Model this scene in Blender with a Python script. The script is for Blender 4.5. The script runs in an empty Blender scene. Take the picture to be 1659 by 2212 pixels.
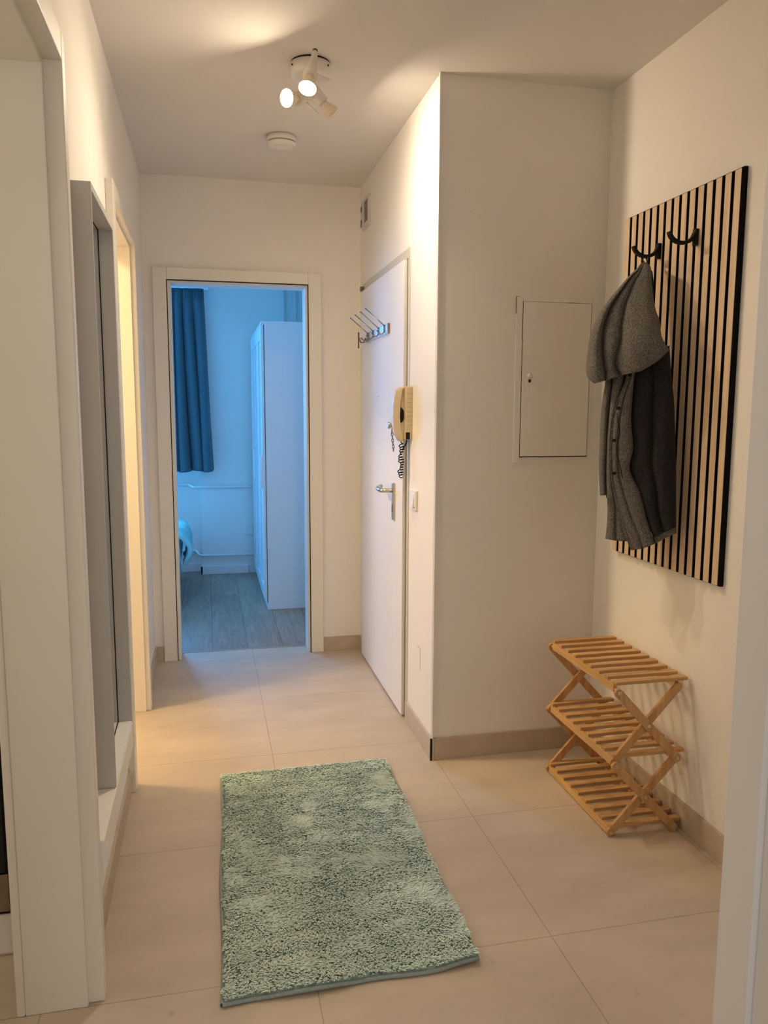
import bpy, bmesh, math, random
from mathutils import Vector, Matrix, noise
random.seed(7)
C = bpy.context.scene.collection
SC = bpy.context.scene

# ---------------------------------------------------------------- camera
H0 = 1.3119
F_PX, YAW, PITCH, ROLL = 1700.58, .2204, -.1294, .0036
fw = Vector((math.sin(YAW)*math.cos(PITCH), math.cos(YAW)*math.cos(PITCH), math.sin(PITCH)))
rt = Vector((math.cos(YAW), -math.sin(YAW), 0))
up = rt.cross(fw)
rt2 = rt*math.cos(ROLL)+up*math.sin(ROLL)
up2 = up*math.cos(ROLL)-rt*math.sin(ROLL)
cam = bpy.data.cameras.new('camera')
cam.sensor_fit = 'VERTICAL'; cam.sensor_height = 24; cam.sensor_width = 24
cam.lens = 24*F_PX/2212; cam.clip_start = .02
co = bpy.data.objects.new('camera', cam); C.objects.link(co); SC.camera = co
co.matrix_world = Matrix(((rt2.x, up2.x, -fw.x, 0), (rt2.y, up2.y, -fw.y, 0), (rt2.z, up2.z, -fw.z, H0), (0, 0, 0, 1)))

def ray(px, py):
    d = fw + rt2*((px-829.5)/F_PX) - up2*((py-1106)/F_PX)
    return d
# ---------------------------------------------------------------- world, exposure, daylight and added fill lights
w = bpy.data.worlds.new('world'); SC.world = w; w.use_nodes = True
w.node_tree.nodes['Background'].inputs[0].default_value = (.25, .5, 1, 1)
w.node_tree.nodes['Background'].inputs[1].default_value = .2
SC.view_settings.view_transform = 'Standard'; SC.view_settings.look = 'None'
SC.view_settings.gamma = 1; SC.view_settings.use_curve_mapping = False
SC.view_settings.exposure = 0.44
SC.cycles.use_denoising = True
SC.cycles.max_bounces = 14; SC.cycles.diffuse_bounces = 8; SC.cycles.glossy_bounces = 6
SC.cycles.sample_clamp_indirect = 6
LENS_W = (950, 190, 780)        # radiance of the three spotlight lenses
BATH_W = 150
def area(name, loc, rot, sx, sy, power, col):
    l = bpy.data.lights.new(name, 'AREA'); l.shape = 'RECTANGLE'; l.size = sx; l.size_y = sy
    l.energy = power; l.color = col
    o = bpy.data.objects.new(name, l); C.objects.link(o); o.location = loc; o.rotation_euler = rot
    return o
BLUE = (.065, .385, 1.0)
WARM = (1.0, .86, .68)
area('daylight_back_window', (-1.0, 6.75, 1.6), (math.radians(-90), 0, 0), 1.25, 1.2, 98, BLUE)
area('bedroom_side_fill', (-2.25, 5.55, 1.6), (0, math.radians(-90), 0), 1.2, 1.2, 14, BLUE)  # added blue fill from the unseen left side, brightens the bedroom back wall
area('daylight_living_window', (.3, -2.45, 1.5), (math.radians(90), 0, 0), 1.8, 1.4, 16, (.92, .9, .9))
area('kitchen_fill', (-1.72, 1.35, 1.75), (0, math.radians(-90), 0), 1.2, 1.0, 6, WARM)  # added warm fill through the kitchen doorway, lifts the right wall
area('living_room_fill', (.2, -1.0, 2.38), (0, 0, 0), .7, .7, 4, WARM)  # added fill behind the camera for right wall and rug, no known lamp

# ---------------------------------------------------------------- measures
XL, XR, XW, YB, YR, H = -.292, .8003, 1.4415, 4.1524, 2.7251, 2.4416
# ---------------------------------------------------------------- materials
MATS = {}
def mat(name, col, rough=.6, metal=0, noise_s=None, noise_a=.06, bump=0, bump_s=200, emit=0, emit_col=None, spec=.5, sheen=0, stretch=(1,1,1), detail=4):
    if name in MATS: return MATS[name]
    m = bpy.data.materials.new(name); m.use_nodes = True; MATS[name] = m
    nt = m.node_tree; b = nt.nodes['Principled BSDF']
    b.inputs['Base Color'].default_value = (*col, 1); b.inputs['Roughness'].default_value = rough
    b.inputs['Metallic'].default_value = metal; b.inputs['Specular IOR Level'].default_value = spec
    if sheen: b.inputs['Sheen Weight'].default_value = sheen
    if emit:
        b.inputs['Emission Color'].default_value = (*(emit_col or col), 1); b.inputs['Emission Strength'].default_value = emit
    if noise_s or bump:
        tc = nt.nodes.new('ShaderNodeTexCoord'); mp = nt.nodes.new('ShaderNodeMapping')
        mp.inputs['Scale'].default_value = stretch
        nt.links.new(tc.outputs['Object'], mp.inputs['Vector'])
    if noise_s:
        n = nt.nodes.new('ShaderNodeTexNoise'); n.inputs['Scale'].default_value = noise_s; n.inputs['Detail'].default_value = detail
        nt.links.new(mp.outputs[0], n.inputs['Vector'])
        r = nt.nodes.new('ShaderNodeValToRGB'); r.color_ramp.elements[0].position = .3; r.color_ramp.elements[1].position = .7
        r.color_ramp.elements[0].color = (*[max(0, c*(1-noise_a)) for c in col], 1)
        r.color_ramp.elements[1].color = (*[min(1, c*(1+noise_a)) for c in col], 1)
        nt.links.new(n.outputs['Fac'], r.inputs[0]); nt.links.new(r.outputs[0], b.inputs['Base Color'])
    if bump:
        n2 = nt.nodes.new('ShaderNodeTexNoise'); n2.inputs['Scale'].default_value = bump_s; n2.inputs['Detail'].default_value = 3
        nt.links.new(mp.outputs[0], n2.inputs['Vector'])
        bp = nt.nodes.new('ShaderNodeBump'); bp.inputs['Strength'].default_value = bump; bp.inputs['Distance'].default_value = .002
        nt.links.new(n2.outputs['Fac'], bp.inputs['Height']); nt.links.new(bp.outputs[0], b.inputs['Normal'])
    return m

M_WALL = mat('wall_paint', (.83, .80, .75), .85, noise_s=3, noise_a=.012, bump=.25, bump_s=160, spec=.2)
M_CEIL = mat('ceiling_paint', (.74, .71, .67), .9, noise_s=2, noise_a=.012, bump=.2, bump_s=120, spec=.15)
M_TRIM = mat('cream_lacquer', (.78, .745, .66), .38, noise_s=5, noise_a=.01)
M_WHITE = mat('white_lacquer', (.80, .79, .77), .35, noise_s=6, noise_a=.01)
M_GREYP = mat('grey_lacquered_board', (.47, .455, .42), .5, noise_s=6, noise_a=.015)
M_DOOR = mat('white_door_paint', (.80, .785, .76), .62, noise_s=6, noise_a=.01, spec=.25)
M_DFRAME = mat('painted_steel_frame', (.56, .54, .43), .45, noise_s=9, noise_a=.03)
M_CHIME = mat('greyish_plastic', (.60, .56, .54), .45, noise_s=30, noise_a=.02)
M_PLAST = mat('white_plastic', (.80, .76, .70), .4, noise_s=30, noise_a=.01)
M_BEIGE = mat('aged_beige_plastic', (.60, .49, .31), .45, noise_s=30, noise_a=.05)
M_BLACK = mat('black_plastic', (.006, .006, .0065), .5, spec=.25, noise_s=30, noise_a=.1)
M_FELT = mat('black_felt', (.008, .008, .008), .95, noise_s=300, noise_a=.4, spec=.1)
M_STEEL = mat('brushed_steel', (.62, .58, .52), .28, 1, noise_s=60, noise_a=.08, stretch=(1, 1, 12))
M_DSTEEL = mat('dark_steel', (.16, .13, .10), .35, 1, noise_s=60, noise_a=.1)
M_OVST = mat('oven_steel', (.30, .25, .19), .4, .8, noise_s=40, noise_a=.08)
M_GLASSB = mat('black_oven_glass', (.006, .007, .007), .12, noise_s=10, noise_a=.1)
M_MIRROR = mat('mirror_silver', (.88, .89, .88), .0, 1, noise_s=3, noise_a=.004)
M_GAP = mat('dark_gap', (.01, .009, .008), .9, noise_s=40, noise_a=.1)
M_LENSES = [mat('lamp_lens_%s' % n_, (1, .85, .6), .4, emit=e_, emit_col=(1, .81, .585), noise_s=50, noise_a=.01) for n_, e_ in zip(('front', 'left', 'right'), LENS_W)]
M_BULB = mat('frosted_bulb_cone', (.85, .72, .55), .35, noise_s=50, noise_a=.02)
M_DAYP = mat('duvet_fabric', (.32, .62, .60), .8, noise_s=12, noise_a=.06, bump=.3, bump_s=300)
M_BED = mat('bed_fabric', (.25, .36, .42), .85, noise_s=60, noise_a=.1)
M_CURT = mat('curtain_fabric', (.065, .125, .145), .85, noise_s=220, noise_a=.12, bump=.3, bump_s=500, sheen=.1)
M_PIPE = mat('painted_pipe', (.78, .78, .76), .4, noise_s=10, noise_a=.01)
M_BROWN = mat('bare_brown_end', (.25, .12, .03), .6, noise_s=30, noise_a=.2)

def tile_mat(name, col, grout, ox, oy, w_, h_, plank=False):
    m = bpy.data.materials.new(name); m.use_nodes = True; nt = m.node_tree; b = nt.nodes['Principled BSDF']
    tc = nt.nodes.new('ShaderNodeTexCoord'); mp = nt.nodes.new('ShaderNodeMapping')
    mp.inputs['Location'].default_value = (ox, oy, 0)
    if plank: mp.inputs['Rotation'].default_value = (0, 0, math.pi/2)
    nt.links.new(tc.outputs['Object'], mp.inputs[0])
    br = nt.nodes.new('ShaderNodeTexBrick'); br.offset = .5 if plank else 0; br.squash = 1
    br.inputs['Scale'].default_value = 1; br.inputs['Brick Width'].default_value = w_; br.inputs['Row Height'].default_value = h_
    br.inputs['Mortar Size'].default_value = .0012 if plank else .0016; br.inputs['Mortar Smooth'].default_value = .1
    br.inputs['Bias'].default_value = 0
    a = 1.10 if plank else 1.015
    br.inputs['Color1'].default_value = (*[c*a for c in col], 1); br.inputs['Color2'].default_value = (*[c/a for c in col], 1)
    br.inputs['Mortar'].default_value = (*grout, 1)
    nt.links.new(mp.outputs[0], br.inputs['Vector'])
    n = nt.nodes.new('ShaderNodeTexNoise'); n.inputs['Detail'].default_value = 8; n.inputs['Roughness'].default_value = .65
    n.inputs['Scale'].default_value = 3.2
    m2 = nt.nodes.new('ShaderNodeMapping'); m2.inputs['Scale'].default_value = (9, .7, 1) if plank else (.7, 1.6, 1)
    nt.links.new(tc.outputs['Object'], m2.inputs[0]); nt.links.new(m2.outputs[0], n.inputs['Vector'])
    if plank: n.inputs['Distortion'].default_value = 1.6
    rp = nt.nodes.new('ShaderNodeValToRGB'); rp.color_ramp.elements[0].position = .33; rp.color_ramp.elements[1].position = .68
    lo = .62 if plank else .80
    rp.color_ramp.elements[0].color = (lo, lo, lo, 1); rp.color_ramp.elements[1].color = (1.0, 1.0, 1.0, 1)
    nt.links.new(n.outputs['Fac'], rp.inputs[0])
    mx = nt.nodes.new('ShaderNodeMix'); mx.data_type = 'RGBA'; mx.blend_type = 'MULTIPLY'; mx.inputs[0].default_value = 1
    nt.links.new(br.outputs['Color'], mx.inputs[6]); nt.links.new(rp.outputs[0], mx.inputs[7])
    # sparse dark flecks
    n3 = nt.nodes.new('ShaderNodeTexNoise'); n3.inputs['Scale'].default_value = 34; n3.inputs['Detail'].default_value = 5
    nt.links.new(tc.outputs['Object'], n3.inputs['Vector'])
    r3 = nt.nodes.new('ShaderNodeValToRGB'); r3.color_ramp.elements[0].position = .22; r3.color_ramp.elements[1].position = .34
    r3.color_ramp.elements[0].color = (.8, .78, .75, 1); r3.color_ramp.elements[1].color = (1, 1, 1, 1)
    nt.links.new(n3.outputs['Fac'], r3.inputs[0])
    my = nt.nodes.new('ShaderNodeMix'); my.data_type = 'RGBA'; my.blend_type = 'MULTIPLY'; my.inputs[0].default_value = 1
    nt.links.new(mx.outputs[2], my.inputs[6]); nt.links.new(r3.outputs[0], my.inputs[7])
    nt.links.new(my.outputs[2], b.inputs['Base Color'])
    b.inputs['Roughness'].default_value = .42 if plank else .48; b.inputs['Specular IOR Level'].default_value = .4
    bp = nt.nodes.new('ShaderNodeBump'); bp.inputs['Strength'].default_value = .35; bp.inputs['Distance'].default_value = .001
    inv = nt.nodes.new('ShaderNodeMath'); inv.operation = 'SUBTRACT'; inv.inputs[0].default_value = 1
    nt.links.new(br.outputs['Fac'], inv.inputs[1]); nt.links.new(inv.outputs[0], bp.inputs['Height']); nt.links.new(bp.outputs[0], b.inputs['Normal'])
    return m
M_TILE = tile_mat('beige_floor_tile', (.60, .50, .385), (.42, .34, .25), -.2138, -4.0994, .6, .6026)
M_TILEB = mat('beige_skirting_tile', (.50, .42, .32), .5, noise_s=14, noise_a=.08)
M_PLANK = tile_mat('grey_oak_laminate', (.46, .29, .20), (.06, .05, .05), 0, 0, 1.24, .1925, plank=True)

def wood(name, c1, c2, scale, axis):
    m = bpy.data.materials.new(name); m.use_nodes = True; nt = m.node_tree; b = nt.nodes['Principled BSDF']
    tc = nt.nodes.new('ShaderNodeTexCoord'); mp = nt.nodes.new('ShaderNodeMapping')
    s = [14, 14, 14]; s[axis] = .9
    mp.inputs['Scale'].default_value = s
    nt.links.new(tc.outputs['Object'], mp.inputs[0])
    n = nt.nodes.new('ShaderNodeTexNoise'); n.inputs['Scale'].default_value = scale; n.inputs['Detail'].default_value = 6; n.inputs['Distortion'].default_value = .8
    nt.links.new(mp.outputs[0], n.inputs['Vector'])
    r = nt.nodes.new('ShaderNodeValToRGB'); r.color_ramp.elements[0].position = .32; r.color_ramp.elements[1].position = .68
    r.color_ramp.elements[0].color = (*c1, 1); r.color_ramp.elements[1].color = (*c2, 1)
    nt.links.new(n.outputs['Fac'], r.inputs[0]); nt.links.new(r.outputs[0], b.inputs['Base Color'])
    b.inputs['Roughness'].default_value = .5
    return m
M_OAK = wood('oak_veneer', (.62, .45, .27), (.76, .59, .39), 3, 2)
M_BAMX = wood('bamboo_across', (.45, .24, .085), (.64, .385, .165), 3, 0)
M_BAMY = wood('bamboo_along', (.50, .28, .10), (.68, .43, .19), 3, 1)
M_BAMZ = wood('bamboo_upright', (.45, .24, .085), (.64, .385, .165), 3, 2)

def wool(name, c1, c2, sc=260):
    m = bpy.data.materials.new(name); m.use_nodes = True; nt = m.node_tree; b = nt.nodes['Principled BSDF']
    tc = nt.nodes.new('ShaderNodeTexCoord')
    n = nt.nodes.new('ShaderNodeTexNoise'); n.inputs['Scale'].default_value = sc; n.inputs['Detail'].default_value = 3
    nt.links.new(tc.outputs['Object'], n.inputs['Vector'])
    r = nt.nodes.new('ShaderNodeValToRGB'); r.color_ramp.elements[0].position = .38; r.color_ramp.elements[1].position = .64
    r.color_ramp.elements[0].color = (*c1, 1); r.color_ramp.elements[1].color = (*c2, 1)
    nt.links.new(n.outputs['Fac'], r.inputs[0]); nt.links.new(r.outputs[0], b.inputs['Base Color'])
    bp = nt.nodes.new('ShaderNodeBump'); bp.inputs['Strength'].default_value = .5; bp.inputs['Distance'].default_value = .002
    nt.links.new(n.outputs['Fac'], bp.inputs['Height']); nt.links.new(bp.outputs[0], b.inputs['Normal'])
    b.inputs['Roughness'].default_value = .95; b.inputs['Specular IOR Level'].default_value = .1
    b.inputs['Sheen Weight'].default_value = .08
    return m
M_WOOL = wool('grey_wool', (.085, .078, .068), (.185, .172, .155))
M_LIN = wool('charcoal_lining', (.018, .017, .017), (.028, .026, .026), 120)

# ---------------------------------------------------------------- mesh helpers
def abox(bm, x0, x1, y0, y1, z0, z1, mi=0):
    vs = [bm.verts.new(p) for p in ((x0,y0,z0),(x1,y0,z0),(x1,y1,z0),(x0,y1,z0),(x0,y0,z1),(x1,y0,z1),(x1,y1,z1),(x0,y1,z1))]
    for f in ((3,2,1,0),(4,5,6,7),(0,1,5,4),(1,2,6,5),(2,3,7,6),(3,0,4,7)):
        bm.faces.new([vs[i] for i in f]).material_index = mi
    return vs
def tube(bm, pts, r, seg=10, caps=True, mi=0):
    pts = [Vector(p) for p in pts]; rings = []
    rr = r if isinstance(r, (list, tuple)) else [r]*len(pts)
    prev = None
    for i, p in enumerate(pts):
        t = (pts[min(i+1, len(pts)-1)]-pts[max(i-1, 0)]).normalized()
        a = prev if prev is not None else (Vector((0,0,1)) if abs(t.z) < .9 else Vector((1,0,0)))
        u = (a - t*a.dot(t)).normalized(); v = t.cross(u); prev = u
        rings.append([bm.verts.new(p+(u*math.cos(k*2*math.pi/seg)+v*math.sin(k*2*math.pi/seg))*rr[i]) for k in range(seg)])
    for a, b in zip(rings, rings[1:]):
        for k in range(seg):
            f = bm.faces.new((a[k], a[(k+1) % seg], b[(k+1) % seg], b[k])); f.smooth = True; f.material_index = mi
    if caps:
        bm.faces.new(rings[0][::-1]).material_index = mi; bm.faces.new(rings[-1]).material_index = mi
def bar(bm, p, q, wv, tv, wd, th, mi=0, rnd=False):
    """flat bar from p to q; wv, tv unit vectors for width and thickness"""
    p, q, wv, tv = map(Vector, (p, q, wv, tv)); d = (q-p).normalized()
    prof = [p-wv*wd/2, q-wv*wd/2]
    if rnd:
        prof += [q+(-wv*math.cos(a)*wd/2+d*math.sin(a)*wd/2) for a in [math.pi*k/8 for k in range(1, 8)]]
    prof += [q+wv*wd/2, p+wv*wd/2]
    if rnd:
        prof += [p+(wv*math.cos(a)*wd/2-d*math.sin(a)*wd/2) for a in [math.pi*k/8 for k in range(1, 8)]]
    A = [bm.verts.new(v-tv*th/2) for v in prof]; B = [bm.verts.new(v+tv*th/2) for v in prof]
    bm.faces.new(A[::-1]).material_index = mi; bm.faces.new(B).material_index = mi
    n = len(A)
    for i in range(n): bm.faces.new((A[i], A[(i+1) % n], B[(i+1) % n], B[i])).material_index = mi
def lathe(bm, base, axis, prof, seg=40, mi=0):
    """prof: list of (distance along axis, radius)"""
    base = Vector(base); t = Vector(axis).normalized()
    a = Vector((0,0,1)) if abs(t.z) < .9 else Vector((1,0,0)); u = (a-t*a.dot(t)).normalized(); v = t.cross(u)
    rings = [[bm.verts.new(base+t*d+(u*math.cos(k*2*math.pi/seg)+v*math.sin(k*2*math.pi/seg))*max(r, 1e-4)) for k in range(seg)] for d, r in prof]
    for i, (p, q) in enumerate(zip(rings, rings[1:])):
        for k in range(seg):
            f = bm.faces.new((p[k], p[(k+1) % seg], q[(k+1) % seg], q[k])); f.smooth = True; f.material_index = mi
    bm.faces.new(rings[0][::-1]).material_index = mi; bm.faces.new(rings[-1]).material_index = mi
def obj(name, bm, m, parent=None, bevel=0, sub=0, smooth=False):
    bmesh.ops.recalc_face_normals(bm, faces=bm.faces)
    me = bpy.data.meshes.new(name); bm.to_mesh(me); bm.free()
    for x in (m if isinstance(m, (list, tuple)) else [m]): me.materials.append(x)
    if smooth:
        for p in me.polygons: p.use_smooth = True
    o = bpy.data.objects.new(name, me); C.objects.link(o)
    if parent: o.parent = parent; o.matrix_parent_inverse = Matrix.Translation(-parent.matrix_basis.translation) if parent.parent is None else Matrix.Identity(4)
    if bevel:
        b = o.modifiers.new('bevel', 'BEVEL'); b.width = bevel; b.segments = 2; b.limit_method = 'ANGLE'; b.angle_limit = math.radians(40)
    if sub:
        s = o.modifiers.new('sub', 'SUBSURF'); s.levels = sub; s.render_levels = sub
    return o
def bxo(name, boxes, m, parent=None, bevel=0):
    bm = bmesh.new()
    for b in boxes: abox(bm, *b)
    return obj(name, bm, m, parent, bevel)
def thing(name, label, cat, loc=(0,0,0), group=None):
    o = bpy.data.objects.new(name, None); C.objects.link(o); o.location = loc; o.empty_display_size = .05
    o['label'] = label; o['category'] = cat
    if group: o['group'] = group
    return o
def tag(o, label, cat, group=None):
    o['label'] = label; o['category'] = cat
    if group: o['group'] = group
    return o
def struct(o, label=None):
    o['kind'] = 'structure'
    if label: o['label'] = label
    return o
def P(bm_fn, *a, **k):
    bm = bmesh.new(); bm_fn(bm, *a, **k); return bm

# ---------------------------------------------------------------- room shell
WT = .112                     # wall thickness of left wall
XLo = XL-WT
D1a, D1b, D2a, D2b, DH = .84, 1.70, 2.75, 3.455, 1.972
struct(bxo('floor', [(-2.6, 2.6, -2.6, 4.262, -.12, 0)], M_TILE), 'large beige floor tiles with thin grout lines')
struct(bxo('floor_bedroom', [(-2.0, 1.25, 4.27, 6.7, -.12, .002)], M_PLANK), 'grey oak laminate planks of the bedroom floor')
struct(bxo('ceiling', [(-2.6, 2.6, -2.6, 6.7, H, H+.12)], M_CEIL), 'plain white painted ceiling')
struct(bxo('wall_left', [(XLo, XL, D1b, D2a, 0, H), (XLo, XL, D2b, YB+.118, 0, H), (XLo, XL, D1a, D1b, DH, H), (XLo, XL, D2a, D2b, DH, H),
                         (XLo, XL, .62, D1a, 0, H)], M_WALL), 'cream painted wall on the left of the hallway')
struct(bxo('wall_back', [(XL, -.182, YB, YB+.118, 0, H), (.532, XR+.2, YB, YB+.118, 0, H), (-.182, .532, YB, YB+.118, 1.951, H)], M_WALL), 'cream wall around the bedroom doorway')
struct(bxo('wall_corridor_right', [(XR, XR+.2, 3.98, YB, 0, H), (XR, XR+.2, YR+.2, 3.12, 0, H), (XR, XR+.2, 3.12, 3.98, 1.94, H), (XR+.06, XR+.2, 3.12, 3.98, 0, 1.94)], M_WALL), 'cream wall carrying the entry door and intercom')
struct(bxo('wall_recess', [(XR, XW+.2, YR, YR+.2, 0, H)], M_WALL), 'shaded wall of the recess with the fuse cabinet')
struct(bxo('wall_right', [(XW, XW+.2, .62, YR, 0, H)], M_WALL), 'right wall behind the slatted coat panel')
# doorway the photo is taken from, and living room behind
JX = .640
struct(bxo('wall_front', [(JX+.012, XW, .62, .80, 0, H), (XL, -.262, .62, .80, 0, H), (-.262, JX+.012, .62, .80, 2.0, H)], M_WALL), 'wall of the near doorway')
t = bxo('door_5', [(JX, JX+.012, .60, .82, 0, 2.0), (JX-.0, JX+.06, .80, .822, 0, 2.06), (-.262, -.25, .60, .82, 0, 2.0), (-.262, JX+.012, .60, .82, 1.988, 2.0)], M_WHITE, bevel=.002)
struct(t, 'pale door frame at the right edge of the photo')
t2 = bxo('jamb_strip', [(JX-.009, JX+.001, .765, .826, 0, 2.0)], M_WHITE, t, bevel=.002)
struct(bxo('wall_living_room', [(-2.6, -2.48, -2.6, .62, 0, H), (2.48, 2.6, -2.6, .62, 0, H), (-2.6, -.9, -2.6, -2.5, 0, H), (1.5, 2.6, -2.6, -2.5, 0, H), (-.9, 1.5, -2.6, -2.5, 0, .75), (-.9, 1.5, -2.6, -2.5, 2.25, H),
                               (-2.6, XL, .62, .74, 0, H), (XW, 2.6, .62, .74, 0, H)], M_WALL), 'walls of the room behind')
struct(bxo('wall_kitchen', [(-1.9, -1.8, .74, 2.6, 0, H), (-1.9, XLo, 2.55, 2.65, 0, H)], M_WALL), 'kitchen walls')
struct(bxo('wall_bathroom', [(-1.9, -1.8, 2.65, 4.27, 0, H)], M_WALL), 'bathroom wall')
struct(bxo('wall_bedroom_back', [(-2.0, -1.5, 6.47, 6.7, 0, H), (-1.5, -.3, 6.47, 6.7, 0, .9), (-1.5, -.3, 6.47, 6.7, 2.2, H), (-.3, -.06, 6.47, 6.7, 0, H), (-.06, 1.25, 6.34, 6.7, 0, H)], M_WALL), 'bedroom back wall with a shallow pillar')
struct(bxo('wall_bedroom_right', [(1.05, 1.25, 4.27, 6.34, 0, H)], M_WALL), 'bedroom right wall')
struct(bxo('wall_bedroom_left', [(-2.1, -2.0, 4.15, 4.95, 0, H), (-2.1, -2.0, 6.15, 6.7, 0, H), (-2.1, -2.0, 4.95, 6.15, 0, .95), (-2.1, -2.0, 4.95, 6.15, 2.2, H)], M_WALL), 'bedroom left wall')
struct(bxo('wall_bedroom_front', [(-2.0, XLo, YB, YB+.118, 0, H)], M_WALL), 'wall between bathroom and bedroom')
for nm, (fa) in {'window_1': [(-1.5, -1.44, 6.55, 6.6, .9, 2.2), (-.36, -.3, 6.55, 6.6, .9, 2.2), (-1.5, -.3, 6.55, 6.6, .9, .96), (-1.5, -.3, 6.55, 6.6, 2.14, 2.2), (-.93, -.87, 6.55, 6.6, .96, 2.14)],
                 'added_side_window': [(-2.08, -2.03, 4.95, 5.01, .95, 2.2), (-2.08, -2.03, 6.09, 6.15, .95, 2.2), (-2.08, -2.03, 4.95, 6.15, .95, 1.01), (-2.08, -2.03, 4.95, 6.15, 2.14, 2.2)]}.items():  # second frame is an unseen window added to light the bedroom
    struct(bxo(nm, fa, M_WHITE), 'white bedroom window frame')
# baseboards: hall tiles
struct(bxo('baseboard_left', [(XL, XL+.009, D1b+.034, 2.684, 0, .08), (XL, XL+.009, D2b+.062, YB, 0, .08)], M_TILEB, bevel=.001))
struct(bxo('baseboard_back', [(.592, XR, YB-.010, YB, 0, .078), (XL, -.246, YB-.010, YB, 0, .078)], M_TILEB, bevel=.001))
struct(bxo('baseboard_corridor_right', [(XR-.010, XR, YR-.010, 3.115, 0, .085), (XR-.010, XR, 4.02, YB, 0, .08)], M_TILEB, bevel=.001))
struct(bxo('baseboard_recess', [(XR+.004, XW, YR-.010, YR, 0, .085)], M_TILEB, bevel=.001))
struct(bxo('baseboard_right', [(XW-.011, XW, .80, YR-.010, 0, .086)], M_TILEB, bevel=.001))
struct(bxo('trim_1', [(XR-.011, XR-.004, YR-.012, YR-.008, 0, .086)], M_GAP), 'dark corner edge of the skirting')
struct(bxo('trim_2', [(XR-.002, XR+.003, YR-.013, YR-.009, 0, .086)], M_STEEL), 'thin metal corner strip')
struct(bxo('trim_3', [(-.182, .532, 4.262, 4.272, -.01, .004)], M_STEEL), 'thin metal threshold strip at the bedroom door')
struct(bxo('trim_4', [(XR-.004, XR, YR-.0125, YR-.0125+.0125, .086, H), (XR-.004, XR+.01, YR-.003, YR, .086, H)], M_WALL), 'plaster corner edge')
struct(bxo('baseboard_bedroom', [(-.075, .30, 6.325, 6.34, .002, .068), (-.075, -.06, 6.325, 6.47, .002, .068), (-.30, -.075, 6.455, 6.47, .002, .068)], M_WHITE, bevel=.002))

# ---------------------------------------------------------------- door frames
def zarge_x(name, ya, yb, label, cth=.024, fw_=.060):
    """lining and casings of an opening in the left wall"""
    c, cw = .012, .060
    o = struct(bxo(name, [(XLo-.012, XL+.004, yb-c, yb, 0, DH), (XLo-.012, XL+.004, ya, ya+c, 0, DH), (XLo-.012, XL+.004, ya+c, yb-c, DH-c, DH)], M_TRIM, bevel=.0015), label)
    bxo('casing', [(XL, XL+cth, yb-.001, yb+fw_, 0, DH+cw-.006), (XL, XL+cth, ya-cw, ya+.001, 0, DH+cw-.006), (XL, XL+cth, ya+.001, yb-.001, DH-.001, DH+cw-.006)], M_TRIM, o, .003)
    bxo('inner_casing', [(XLo-.030, XLo-.012, yb-c-.003, yb+cw, 0, DH+cw), (XLo-.030, XLo-.012, ya-cw, ya+c, 0, DH+cw), (XLo-.030, XLo-.012, ya+c, yb-c, DH-c, DH+cw)], M_TRIM, o, .005)
    return o
d1 = zarge_x('door_1', D1a, D1b, 'cream door frame at the left edge, opening to the kitchen', .039, .032)
d2 = zarge_x('door_2', D2a, D2b, 'cream door frame with warm bathroom light inside')
# bedroom doorway (no leaf in sight)
d3 = struct(bxo('door_3', [(-.182, -.160, YB-.002, YB+.124, 0, 1.951), (.510, .532, YB-.002, YB+.124, 0, 1.951), (-.160, .510, YB-.002, YB+.124, 1.933, 1.951)], M_TRIM, bevel=.002), 'cream door frame around the blue-lit bedroom')
bxo('casing', [(-.246, -.176, YB-.020, YB, 0, 2.004), (.524, .592, YB-.020, YB, 0, 2.004), (-.176, .524, YB-.020, YB, 1.945, 2.004)], M_TRIM, d3, .003)
bxo('door_seal', [(-.179, -.1745, YB-.0205, YB-.015, 0, 1.945), (.5205, .525, YB-.0205, YB-.015, 0, 1.945), (-.176, .524, YB-.0205, YB-.015, 1.941, 1.9455)], M_GAP, d3)
# entry door
d4 = struct(bxo('door_4', [(.782, .832, 3.145, 4.03, .012, 1.905)], M_DOOR, bevel=.002), 'white flat entry door with a steel hook rail')
bxo('door_frame', [(.796, .86, 3.105, 3.135, 0, 1.9085), (.796, .86, 4.034, 4.065, 0, 1.9085), (.796, .86, 3.105, 4.065, 1.909, 1.948)], M_DFRAME, d4, .002)
bxo('door_gap', [(.7965, .85, 3.1365, 3.1440, .012, 1.92)], M_GAP, d4)
bxo('closer_stop', [(.776, .80, 4.028, 4.040, 1.905, 1.93)], M_DSTEEL, d4)
# handle on a long plate
bm = bmesh.new(); abox(bm, .772, .782, 3.272, 3.302, .838, 1.000); hp = obj('handle_plate', bm, M_STEEL, d4, .004)
bm = bmesh.new(); tube(bm, [(.774, 3.29, .966), (.735, 3.29, .966)], .009, 12)
tube(bm, [(.742, 3.288, .966), (.730, 3.300, .966), (.728, 3.345, .966), (.728, 3.375, .967), (.738, 3.402, .970), (.752, 3.414, .974)], [.008, .010, .0105, .010, .0095, .009], 12)
obj('door_handle', bm, M_STEEL, d4)
bm = bmesh.new(); abox(bm, .7712, .774, 3.284, 3.290, .872, .905); obj('keyhole', bm, M_GAP, d4)
bm = bmesh.new(); lathe(bm, (.782, 3.238, 1.246), (-1, 0, 0), [(0, .014), (.018, .013), (.019, .009), (.028, .009), (.030, .014), (.040, .0145), (.043, .011)], 20); obj('lock_knob', bm, M_STEEL, d4)
bm = bmesh.new(); lathe(bm, (.7822, 3.62, 1.37), (-1, 0, 0), [(0, .003), (.0015, .003)], 10); obj('peephole', bm, M_BROWN, d4)

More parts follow.
